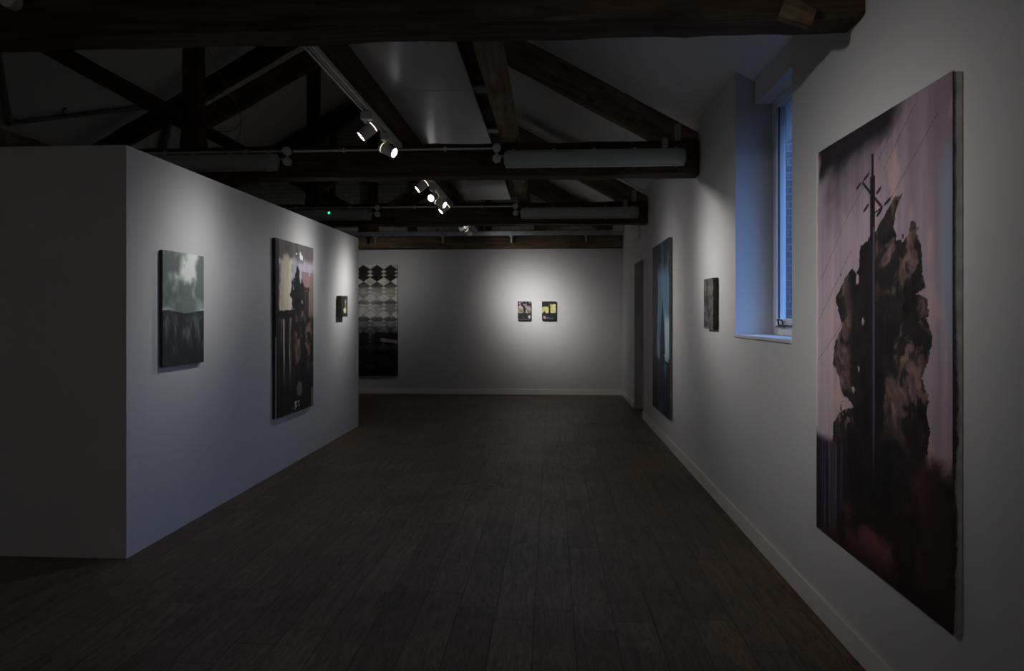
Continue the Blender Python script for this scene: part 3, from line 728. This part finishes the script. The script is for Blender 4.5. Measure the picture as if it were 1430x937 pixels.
    for (a, b) in (((0.488,0.885),(0.444,0.873)), ((0.426,0.87),(0.384,0.86)), ((0.579,0.843),(0.542,0.832)), ((0.646,0.812),(0.599,0.802)), ((0.484,0.815),(0.444,0.802)), ((0.581,0.794),(0.547,0.783))):
        mx_ = ((a[0]+b[0])/2, (a[1]+b[1])/2); q1 = ((a[0]*.6+mx_[0]*.4), (a[1]*.6+mx_[1]*.4)); q2 = ((b[0]*.6+mx_[0]*.4), (b[1]*.6+mx_[1]*.4))
        c = mix(c, C3(.13,.12,.14), (seg(u, v, a, b, .0018, asp) | seg(u, v, q1, q2, .0036, asp)).astype(float))
    c = mix(c, C3(.82,.74,.76), (u < .012+.012*(fbm(v*30, v*0, 91, 3)-.3)) & (v > .27))
    return c

def art_field(u, v, asp):
    n = fbm(u*3.2, v*4.5, 101, 5); c = mix(C3(.36,.40,.39)*np.ones(u.shape+(1,)), C3(.80,.82,.79), ss(.36,.68,.65*n+.35*fbm(u*7+1,v*9,102,6,.6) + .18*np.exp(-(((u-.55)/.35)**2+((v-.86)/.13)**2))-.05))
    c = mix(c, C3(.26,.30,.29), ss(.50,.62,fbm(u*3, v*7, 103, 4))*ss(.8,.55,v)*.5)
    c = mix(c, C3(.40,.44,.42), ss(.62,.52,v)*.5)
    hor = .475 + .012*np.sin(u*7+1) + .008*(fbm(u*14, u*0, 107, 3)-.5) - .015*u*0
    c = mix(c, C3(.72,.74,.72), ss(.022,.0,np.abs(v-hor-.008))*(ss(.3,.0,u)+ss(.8,.95,u)).clip(0,1)*.8)
    s = fbm(u*14, v*7, 109, 6, .65); g = mix(C3(.13,.145,.155)*np.ones(u.shape+(1,)), C3(.36,.385,.38), ss(.38,.75,s)*ss(.0,.25,v)*.9)
    g = mix(g, C3(.12,.13,.15), ss(.40,.46,v)*.5)
    g = mix(g, C3(.5,.52,.5), (fbm(u*50, v*60, 111, 2) > .80)*ss(.08,.0,v)*.8)
    return mix(c, g, ss(.004,-.004,v-hor))

def art_garden(u, v, asp):
    s = fbm(u*22, v*3, 201, 4); e = fbm(u*18, v*26, 203, 4)-.5; e2 = fbm(u*8, v*12, 205, 4)-.5
    c = C3(.55,.53,.58)*np.ones(u.shape+(1,))*(.80+.4*s[...,None])
    c = mix(c, C3(.33,.32,.32)*(.7+.6*s[...,None]), ss(.875,.93,v+.07*e2))
    c = mix(c, C3(.80,.80,.74), (np.hypot((u-.52)*asp, (v-.935)*1.8) < .014+.10*e) | (np.hypot((u-.66)*asp*.9, (v-.925)*1.3) < .014+.10*e))
    cr = ss(.08,.13,u+.14*e)*ss(.42,.37,u+.10*e)*ss(.57,.61,v+.10*e+.05*(s-.5))*ss(.93,.87,v+.12*e2+.06*(s-.5))
    c = mix(c, C3(.74,.69,.61)*(.80+.4*s[...,None]), cr)
    c = mix(c, C3(.15,.14,.14), ss(.10,.06,u+.04*e))
    cs = (u > .66+.02*e) & (v < .84+.04*np.round(fbm(u*9,u*0,207,1)*2)/2-.02)
    c = mix(c, C3(.46,.38,.38)*(.7+.6*s[...,None]), cs.astype(float)*.95)
    c = mix(c, C3(.14,.125,.13), ((u > .70) & (u < .86) & (v < .72+.01*e) & (v > .42)).astype(float)*.85)
    c = mix(c, C3(.15,.13,.13), ((u > .69) & (u < .88) & (np.abs(v-.735-.02*e) < .012)).astype(float)*.8)
    tw = np.interp(v, [.5,.56,.62,.70,.76,.80,.84,.87], [.02,.10,.15,.16,.13,.08,.05,.0])*(.55+.9*fbm(u*30, v*10, 209, 3))
    t = np.abs(u-.545) < tw*(1+1.1*e)+.03*e
    t = t & (v > .50)
    c = mix(c, C3(.12,.115,.12)*(.7+.6*s[...,None]), t.astype(float))
    low = ss(.60,.55,v+.06*e)
    lc = mix(C3(.13,.12,.12)*np.ones(u.shape+(1,)), C3(.66,.63,.62), ss(.46,.68,fbm(u*26, v*2.2, 211, 5))*ss(.50,.40,u)*ss(.08,.45,v))
    lc = mix(lc, C3(.50,.40,.38), ss(.46,.64,fbm(u*7, v*12, 213, 6, .65))*ss(.40,.55,u)*ss(.18,.35,v)*.85)
    c = mix(c, lc, low)
    c = mix(c, C3(.11,.105,.11), (np.abs(v-.575+.03*e) < .025)*ss(.50,.45,u))
    c = mix(c, C3(.42,.42,.42), (np.hypot((u-.60)*asp, v-.13+.02*e2) < .045+.02*e2)*.85)
    c = mix(c, C3(.80,.80,.72), ((fbm(u*22, v*30, 217, 2) > .60) & (u > .38) & (u < .60) & (v < .065)).astype(float)*.85)
    c = mix(c, C3(.55,.53,.50), ((u > .93) & (v < .12)).astype(float)*.7)
    c = mix(c, C3(.55,.54,.52), ((u < .018) & (v < .45)).astype(float)*.8)
    return c

def art_blue(u, v, asp):
    s = fbm(u*20, v*2.5, 301, 4); e = fbm(u*10, v*16, 303, 5)-.5; e2 = fbm(u*4, v*8, 305, 4)-.5
    c = C3(.30,.43,.53)*np.ones(u.shape+(1,))*(.75+.5*s[...,None])
    c = mix(c, C3(.50,.62,.70), ss(.45,.62,fbm(u*5,v*4,307,4))*ss(.7,.4,v))
    c = mix(c, C3(.60,.70,.76)*(.9+.2*s[...,None]), ss(.76,.82,u+.03*e)*ss(.60,.52,v))
    c = mix(c, C3(.10,.11,.14), ss(.80,.88,v+.10*e2+.04*e)*(1-.6*ss(.55,.62,fbm(u*8, v*6, 309, 3))))
    lw = np.interp(v, [0,.2,.35,.5,.7,.8,1], [.30,.30,.26,.34,.38,.34,.30])
    c = mix(c, C3(.11,.105,.12), ss(.03,-.03,u-lw+.10*e2))
    c = mix(c, C3(.26,.38,.52), ss(.10,.02,u+.05*e)*ss(.62,.50,v)*ss(.28,.36,v)*.8)
    c = mix(c, C3(.10,.14,.26), ss(.50,.62,fbm(u*7, v*3, 311, 4))*ss(.5,.3,v)*ss(.5,.2,u)*.9)
    sw = np.interp(v, [.3,.40,.55,.62,.68], [.13,.12,.075,.03,.0])
    c = mix(c, C3(.08,.085,.12), ((np.abs(u-.64+.02*e) < sw+.03*e) & (v < .68)).astype(float))
    g = ss(.34,.30,v+.05*e); gc = mix(C3(.08,.10,.16)*np.ones(u.shape+(1,)), C3(.25,.38,.48), ss(.46,.66,fbm(u*5, v*6, 315, 5))*ss(.25,.7,u))
    c = mix(c, gc, g*ss(.35,.5,u+.1*e))
    c = mix(c, gc*.8, g*ss(.5,.35,u+.1*e))
    c = mix(c, C3(.65,.80,.88), seg(u, v, (.74,.345), (.93,.315), .0045, asp).astype(float))
    c = mix(c, C3(.06,.07,.10), seg(u, v, (.70,.32), (1.0,.285), .006, asp).astype(float))
    return c

def art_small_grey(u, v, asp):
    n = fbm(u*9, v*10, 401, 5, .65); c = mix(C3(.17,.165,.17)*np.ones(u.shape+(1,)), C3(.42,.41,.41), ss(.42,.66,n))
    c = mix(c, C3(.50,.47,.34), np.exp(-(((u-.60)/.17)**2+((v-.80)/.09)**2))*.9)
    c = mix(c, C3(.58,.45,.42), ss(.55,.62,fbm(u*8, v*9, 403, 3))*np.exp(-(((u-.75)/.2)**2+((v-.38)/.08)**2)))
    c = mix(c, C3(.50,.54,.56), ss(.6,.7,fbm(u*12, v*14, 405, 3))*ss(.2,.05,v))
    return c
def art_lampshade(u, v, asp):
    c = C3(.17,.165,.175)*np.ones(u.shape+(1,))*(.8+.4*fbm(u*6, v*6, 451, 4)[...,None])
    k = np.clip((.80-v)/.50, 0, 1); w_ = .03+.16*k
    c = mix(c, C3(.46,.46,.34), ((np.abs(u-.68) < w_) & (v < .80) & (v > .28)).astype(float))
    c = mix(c, C3(.74,.78,.64), np.exp(-(((u-.68)/.09)**2+((v-.72)/.10)**2)))
    e = fbm(u*9, v*9, 453, 3)-.5
    c = mix(c, C3(.90,.84,.62), (np.hypot((u-.52)*.55, v-.29+.06*e) < .10+.10*e+.11*u*0+ .12*(v>.27)*u*.4).astype(float))
    c = mix(c, C3(.35,.62,.70), ((v > .955) & (u < .35)).astype(float)*.8)
    return c
def art_night(u, v, asp, kind):
    e = fbm(u*8, v*9, 500+kind, 4)-.5; e2 = fbm(u*18, v*22, 510+kind, 3)-.5
    c = C3(.11,.115,.13)*np.ones(u.shape+(1,))*(.8+.5*fbm(u*14, v*12, 503, 3)[...,None])
    sky = C3(.78,.74,.50) if kind else C3(.60,.56,.46)
    top = np.where(u < .45, .70, .84) if kind else .76+0*u
    m = (v > .385+.02*e) & (v < top + .10*e)
    c = mix(c, sky*(.85+.3*fbm(u*6, v*5, 507, 3)[...,None]), m.astype(float))
    if not kind:
        c = mix(c, C3(.55,.48,.55), ss(.50,.60,fbm(u*6+1, v*6, 521, 3))*ss(.45,.6,v)*.9)
        c = mix(c, C3(.70,.72,.82), (np.hypot((u-.22), (v-.74)*1.2+.3*(u-.2)) < .10+.1*e).astype(float))
        c = mix(c, C3(.72,.45,.50), (np.hypot((u-.18), (v-.90)*1.3) < .08+.08*e).astype(float))
        c = mix(c, C3(.10,.10,.11), seg(u, v, (.30,.83), (.52,.66), .05, asp).astype(float))
        c = mix(c, C3(.10,.10,.11), (fbm(u*12, v*12, 523, 3) > .60)*(v > .4)*.8)
        c = mix(c, C3(.80,.78,.74), (np.hypot((u-.92)*.8, v-.20) < .09+.10*e)*.9)
        c = mix(c, C3(.45,.46,.47), ((np.abs(v-.06+.02*e) < .018)).astype(float)*.8)
        t = np.abs(u-.52) < .09*(1+1.5*e2)
        c = mix(c, C3(.09,.085,.09), (t & (v > .36) & (v < .70)).astype(float))
    else:
        c = mix(c, C3(.75,.50,.58), (np.hypot((u-.16)*.6, v-.15) < .07+.10*e).astype(float))
        c = mix(c, C3(.40,.52,.54), ((np.abs(v-.13+.09*(u-.3)) < .022) & (u > .28) & (u < .8)).astype(float)*.8)
        t = np.abs(u-.54) < .075*(1+1.2*e2)
        c = mix(c, C3(.08,.08,.085), (t & (v > .36) & (v < .83)).astype(float))
        c = mix(c, C3(.10,.10,.11), ((np.abs(u-.15-.1*e) < .10*(1-(v-.38)/.12)) & (v > .38) & (v < .50)).astype(float))
    a = np.abs(fbm((u-.5)*20/(1.1-v+.2), v*2, 531, 2)-.5)
    c = mix(c, C3(.28,.29,.31), ((a < .03) & (v < .37) & (v > .1)).astype(float)*.7)
    return c
def art_diamond(u, v, asp):
    Wd, Hd = 1.50, 2.13; x = u*Wd; y = v*Hd
    Pp, Q = .257, .308
    Pp, Q = .2635, .317; cx = x - (Wd-.134); yy = Hd-y
    fx = (cx/Pp+.5) % 1 - .5; gx = .5-np.abs(fx) + .012*(fbm(u*30, v*40, 607, 2)-.5)
    t_ = ((yy-.3245)/Q) % 1; d0 = np.minimum(t_, 1-t_); fy = t_-.5
    gap = np.maximum(.5*(1-d0/.27), np.maximum(.24*(1-np.abs(t_-.40)/.11), .24*(1-np.abs(t_-.62)/.11)))
    gap = np.maximum(gap, .02)
    big = gx > gap; little = np.zeros_like(big); edge = .96 + (gx-gap)
    n = fbm(u*9, v*14, 601, 5); st = fbm(u*8, v*60, 603, 4)
    row = np.floor((yy-.3245)/Q); colr = np.floor(cx/Pp+.5); rnd = hashn(row.astype(np.int64)+7, colr.astype(np.int64)+9, 605)
    lt = np.interp(v, [0,.2,.3,.40,.47,.55,.75,.88,1], [.10,.13,.26,.36,.62,.78,.80,.72,.66])
    dk = np.interp(v, [0,.2,.3,.40,.47,.55,.75,.80,.84,1], [.07,.08,.11,.15,.50,.62,.62,.55,.18,.16])
    t = np.where(big, dk*(.85+.3*rnd), lt)
    t = np.where(little, lt*1.02, t)
    band = big & (fy < -.12) & (fy > -.34) & (v > .45) & (v < .82)
    t = np.where(band, t*.70, t)
    t = t*(.70+.60*n)*(.80+.4*st)
    t = np.where((np.abs(edge-.96) < .03) & (v > .4), t*.75, t)
    tint = np.interp(v, [0,.4,.6,.8,1], [0,.0,.6,1,.8])
    c = np.stack([t*(1+.02*tint), t*(1.0-.01*tint), t*(1-.08*tint+.03*(1-tint))], -1)
    c = mix(c, C3(.60,.56,.58), ss(.50,.60,fbm(u*5,v*9,611,4))*ss(.38,.42,v)*ss(.50,.46,v)*ss(.6,.8,u)*.8)
    c = mix(c, C3(.10,.10,.11), ((np.abs(v-.36-.02*(n-.5)) < .030) & (u > .72)).astype(float)*.8)
    c = mix(c, C3(.66,.60,.58), ((np.abs(v-.32+.10*(u-.85)) < .016) & (u > .78)).astype(float)*.7)
    c = mix(c, C3(.30,.25,.06), (fbm(u*16, v*24, 613, 3) > .68)*(v < .14)*.6)
    return c

def painting(wall, y0, y1, z0, z1, face, thick, art, nx, label, edgecol=(.3,.3,.29), edgename='canvas_edge', rag=None, tilt=0.0, gain=1.08, cat='painting'):
    """wall 'R' (face normal -X), 'L' (normal +X), 'B' (normal -Y). y0,y1: extent along wall from viewer's left to right"""
    Wd = abs(y1-y0); Hd = z1-z0; ny = int(nx*Hd/Wd); asp = Wd/Hd
    uu, vv = np.meshgrid(np.linspace(0,1,nx), np.linspace(0,1,ny))
    col = np.clip(art(uu, vv, asp), .02, .95)
    nrm_ = {'R': Vector((-1,0,0)), 'L': Vector((1,0,0)), 'B': Vector((0,-1,0))}[wall]
    ax = {'R': Vector((0,-1,0)), 'L': Vector((0,1,0)), 'B': Vector((1,0,0))}[wall]
    org = {'R': Vector((face, y0, z0)), 'L': Vector((face, y0, z0)), 'B': Vector((y0, face, z0))}[wall]   # on the wall plane
    root = empty('painting', org + ax*(Wd/2), label, cat)
    o0 = org - root.location
    # painted front: closed slab with finely divided face, slight impasto relief
    rel = (fbm(uu*30*max(asp,.5), vv*30, 7, 3)-.5)*.0012
    P = np.empty((ny, nx, 3))
    base = np.array(o0 + nrm_*thick); a_ = np.array(ax); n_ = np.array(nrm_)
    P[:] = base + uu[..., None]*Wd*a_ + vv[..., None]*Hd*np.array((0,0,1.0)) + rel[..., None]*n_
    verts = P.reshape(-1, 3).tolist(); idx = np.arange(nx*ny).reshape(ny, nx)
    q = np.stack([idx[:-1,:-1], idx[:-1,1:], idx[1:,1:], idx[1:,:-1]], -1).reshape(-1, 4).tolist()
    border = list(idx[0,:]) + list(idx[1:,-1]) + list(idx[-1,-2::-1]) + list(idx[-2:0:-1,0])
    nb = len(border); k0 = len(verts); tt = .005
    for b_ in border: 
        p = Vector(verts[b_]) - nrm_*tt; verts.append(tuple(p))
    for i in range(nb): q.append((int(border[i]), k0+i, k0+(i+1)%nb, int(border[(i+1)%nb])))
    q.append(tuple(k0+i for i in range(nb)))
    me = bpy.data.meshes.new('painted_canvas'); me.from_pydata(verts, [], q); 
    col = np.clip(col*gain, 0, .95); lin = np.where(col <= .04045, col/12.92, ((col+.055)/1.055)**2.4).reshape(-1, 3)
    lin = np.vstack([lin, lin[np.array(border)]*.8]); rgba = np.ones((len(lin), 4)); rgba[:, :3] = lin
    at_ = me.color_attributes.new('paint', 'FLOAT_COLOR', 'POINT'); at_.data.foreach_set('color', rgba.astype(np.float32).ravel())
    bm_ = bmesh.new(); bm_.from_mesh(me); bmesh.ops.recalc_face_normals(bm_, faces=bm_.faces); bm_.to_mesh(me); bm_.free()
    me.materials.append(M['paint']); o = bpy.data.objects.new('painted_canvas', me); put(o); o.parent = root
    # the wrapped sides behind the face
    bm = B(); g = .0015; p0 = org + ax*g; p1 = org + ax*(Wd-g) + nrm_*(thick-tt-.0002)
    xs = sorted((p0.x, p1.x)); ysr = sorted((p0.y, p1.y)); 
    nz = nrm_*0.003
    if wall == 'B': box(bm, xs[0], xs[1], ysr[0], ysr[1]-.003, z0+g, z1-g, .001)
    elif wall == 'R': box(bm, xs[0], xs[1]-.003, ysr[0], ysr[1], z0+g, z1-g, .001)
    else: box(bm, xs[0]+.003, xs[1], ysr[0], ysr[1], z0+g, z1-g, .001)
    em = simple('canvas_side_paint', edgecol, rough=.8, var=.25, scale=14, bump=.3, bscale=90)
    o = link(edgename, bm, em, root)
    o['label'] = 'side of the canvas, %s' % ('raw grey linen' if edgecol[0] > .2 else 'dark olive brown')
    if rag:    # paint dragged round onto the near side, ragged edge
        bm = B(); r = random.Random(rag[0]); n = 240; yv = org.y - Wd - .0012; xf = org.x - thick + .0005
        A, C = [], []
        z = z0+.01
        w_prev = .004
        for i in range(n+1):
            vvv = i/n; zz = z0+.004+(Hd-.008)*vvv
            base_w = np.interp(vvv, rag[1], rag[2])
            w_prev = .6*w_prev + .4*base_w*(r.uniform(.4,1.6))
            A.append(bm.verts.new((xf, yv+.001, zz))); C.append(bm.verts.new((xf+max(.001,w_prev), yv+.001, zz)))
        D = [bm.verts.new(v.co-Vector((0,.0015,0))) for v in A]; E = [bm.verts.new(v.co-Vector((0,.0015,0))) for v in C]
        for i in range(n):
            bm.faces.new((D[i], E[i], E[i+1], D[i+1])); bm.faces.new((E[i], C[i], C[i+1], E[i+1])); bm.faces.new((A[i], D[i], D[i+1], A[i+1])); bm.faces.new((A[i], A[i+1], C[i+1], C[i]))
        o = link('paint_overlap', bm, simple('paint_overlap', (.035,.022,.028), rough=.5, var=.4, scale=25), root); o['label'] = 'ragged dark paint wrapped over the edge'
    return root

OL = (.055,.052,.032)
painting('R', 3.44, 2.30, .462, 2.298, WX, .037, art_tree, 300, 'largest painting, dark tree behind a telegraph pole on a mauve sky, nearest on right wall',
         gain=1.2, edgecol=(.33,.33,.31), rag=(3, [0,.1,.18,.25,.35,.5,.6,1], [.004,.008,.014,.004,.016,.010,.006,.006]))
painting('R', 5.90, 5.565, 1.392, 1.808, WX, .042, art_small_grey, 90, 'small rough grey painting on the right wall just left of the window', edgecol=OL)
painting('R', 8.89, 7.65, .345, 2.372, WX, .038, art_blue, 190, 'tall blue and black painting with a dark spire, beside the doorway', gain=1.2, edgecol=(.30,.28,.26))
painting('L', 4.42, 4.96, 1.155, 1.943, PX, .027, art_field, 130, 'grey green painting of clouds over a dark field, nearest on the partition', gain=1.22, edgecol=(.05,.048,.04))
painting('L', 6.27, 7.29, .525, 2.235, PX, .034, art_garden, 200, 'tall dark painting of a poplar and castle ruin, middle of the partition', gain=1.3, edgecol=(.035,.035,.033))
painting('L', 8.20, 8.46, 1.490, 1.748, PX, .058, art_lampshade, 80, 'tiny dark painting with a pale cone shape at the far end of the partition', edgecol=(.10,.095,.06))
painting('B', -4.43, -2.935, .350, 2.480, BY, .06, art_diamond, 220, 'large painting patterned with pale and black diamonds, left on the back wall', gain=1.22, edgecol=(.03,.03,.03))
painting('B', -.635, -.39, 1.415, 1.772, BY, .045, lambda u, v, a: art_night(u, v, a, 0), 70, 'small dark painting with pink and white marks, left of the back wall pair', edgecol=(.02,.02,.02))
painting('B', -.176, .086, 1.415, 1.772, BY, .045, lambda u, v, a: art_night(u, v, a, 1), 70, 'small painting with a yellow sky and black tree, right of the back wall pair', edgecol=(.02,.02,.02))

# ------------------------------------------------------------------ world, camera
wd = bpy.data.worlds.new('dusk'); SC.world = wd; wd.use_nodes = True
bg = wd.node_tree.nodes['Background']; bg.inputs[1].default_value = 1.0
_nt = wd.node_tree; _tc = _nt.nodes.new('ShaderNodeTexCoord'); _sx = _nt.nodes.new('ShaderNodeSeparateXYZ'); L(_nt, _tc.outputs['Generated'], _sx.inputs[0])
_r = ramp(_nt, _sx.outputs[2], [(0.0, (.006,.008,.012)), (.01, (.17,.33,.66)), (.22, (.50,1.0,2.3)), (.8, (1.7,3.4,7.9))]); L(_nt, _r.outputs[0], bg.inputs[0])
cd = bpy.data.cameras.new('camera'); cam = bpy.data.objects.new('camera', cd); put(cam)
cam.location = CAM; cam.rotation_euler = (PI/2, 0, TH)
cd.sensor_width = 36; cd.lens = FP/1430*36; cd.shift_y = -(468.5-HY)/1430; cd.clip_start = .05
SC.camera = cam
SC.view_settings.view_transform = 'Standard'; SC.view_settings.look = 'None'; SC.view_settings.exposure = 0; SC.view_settings.gamma = 1
SC.view_settings.use_curve_mapping = False
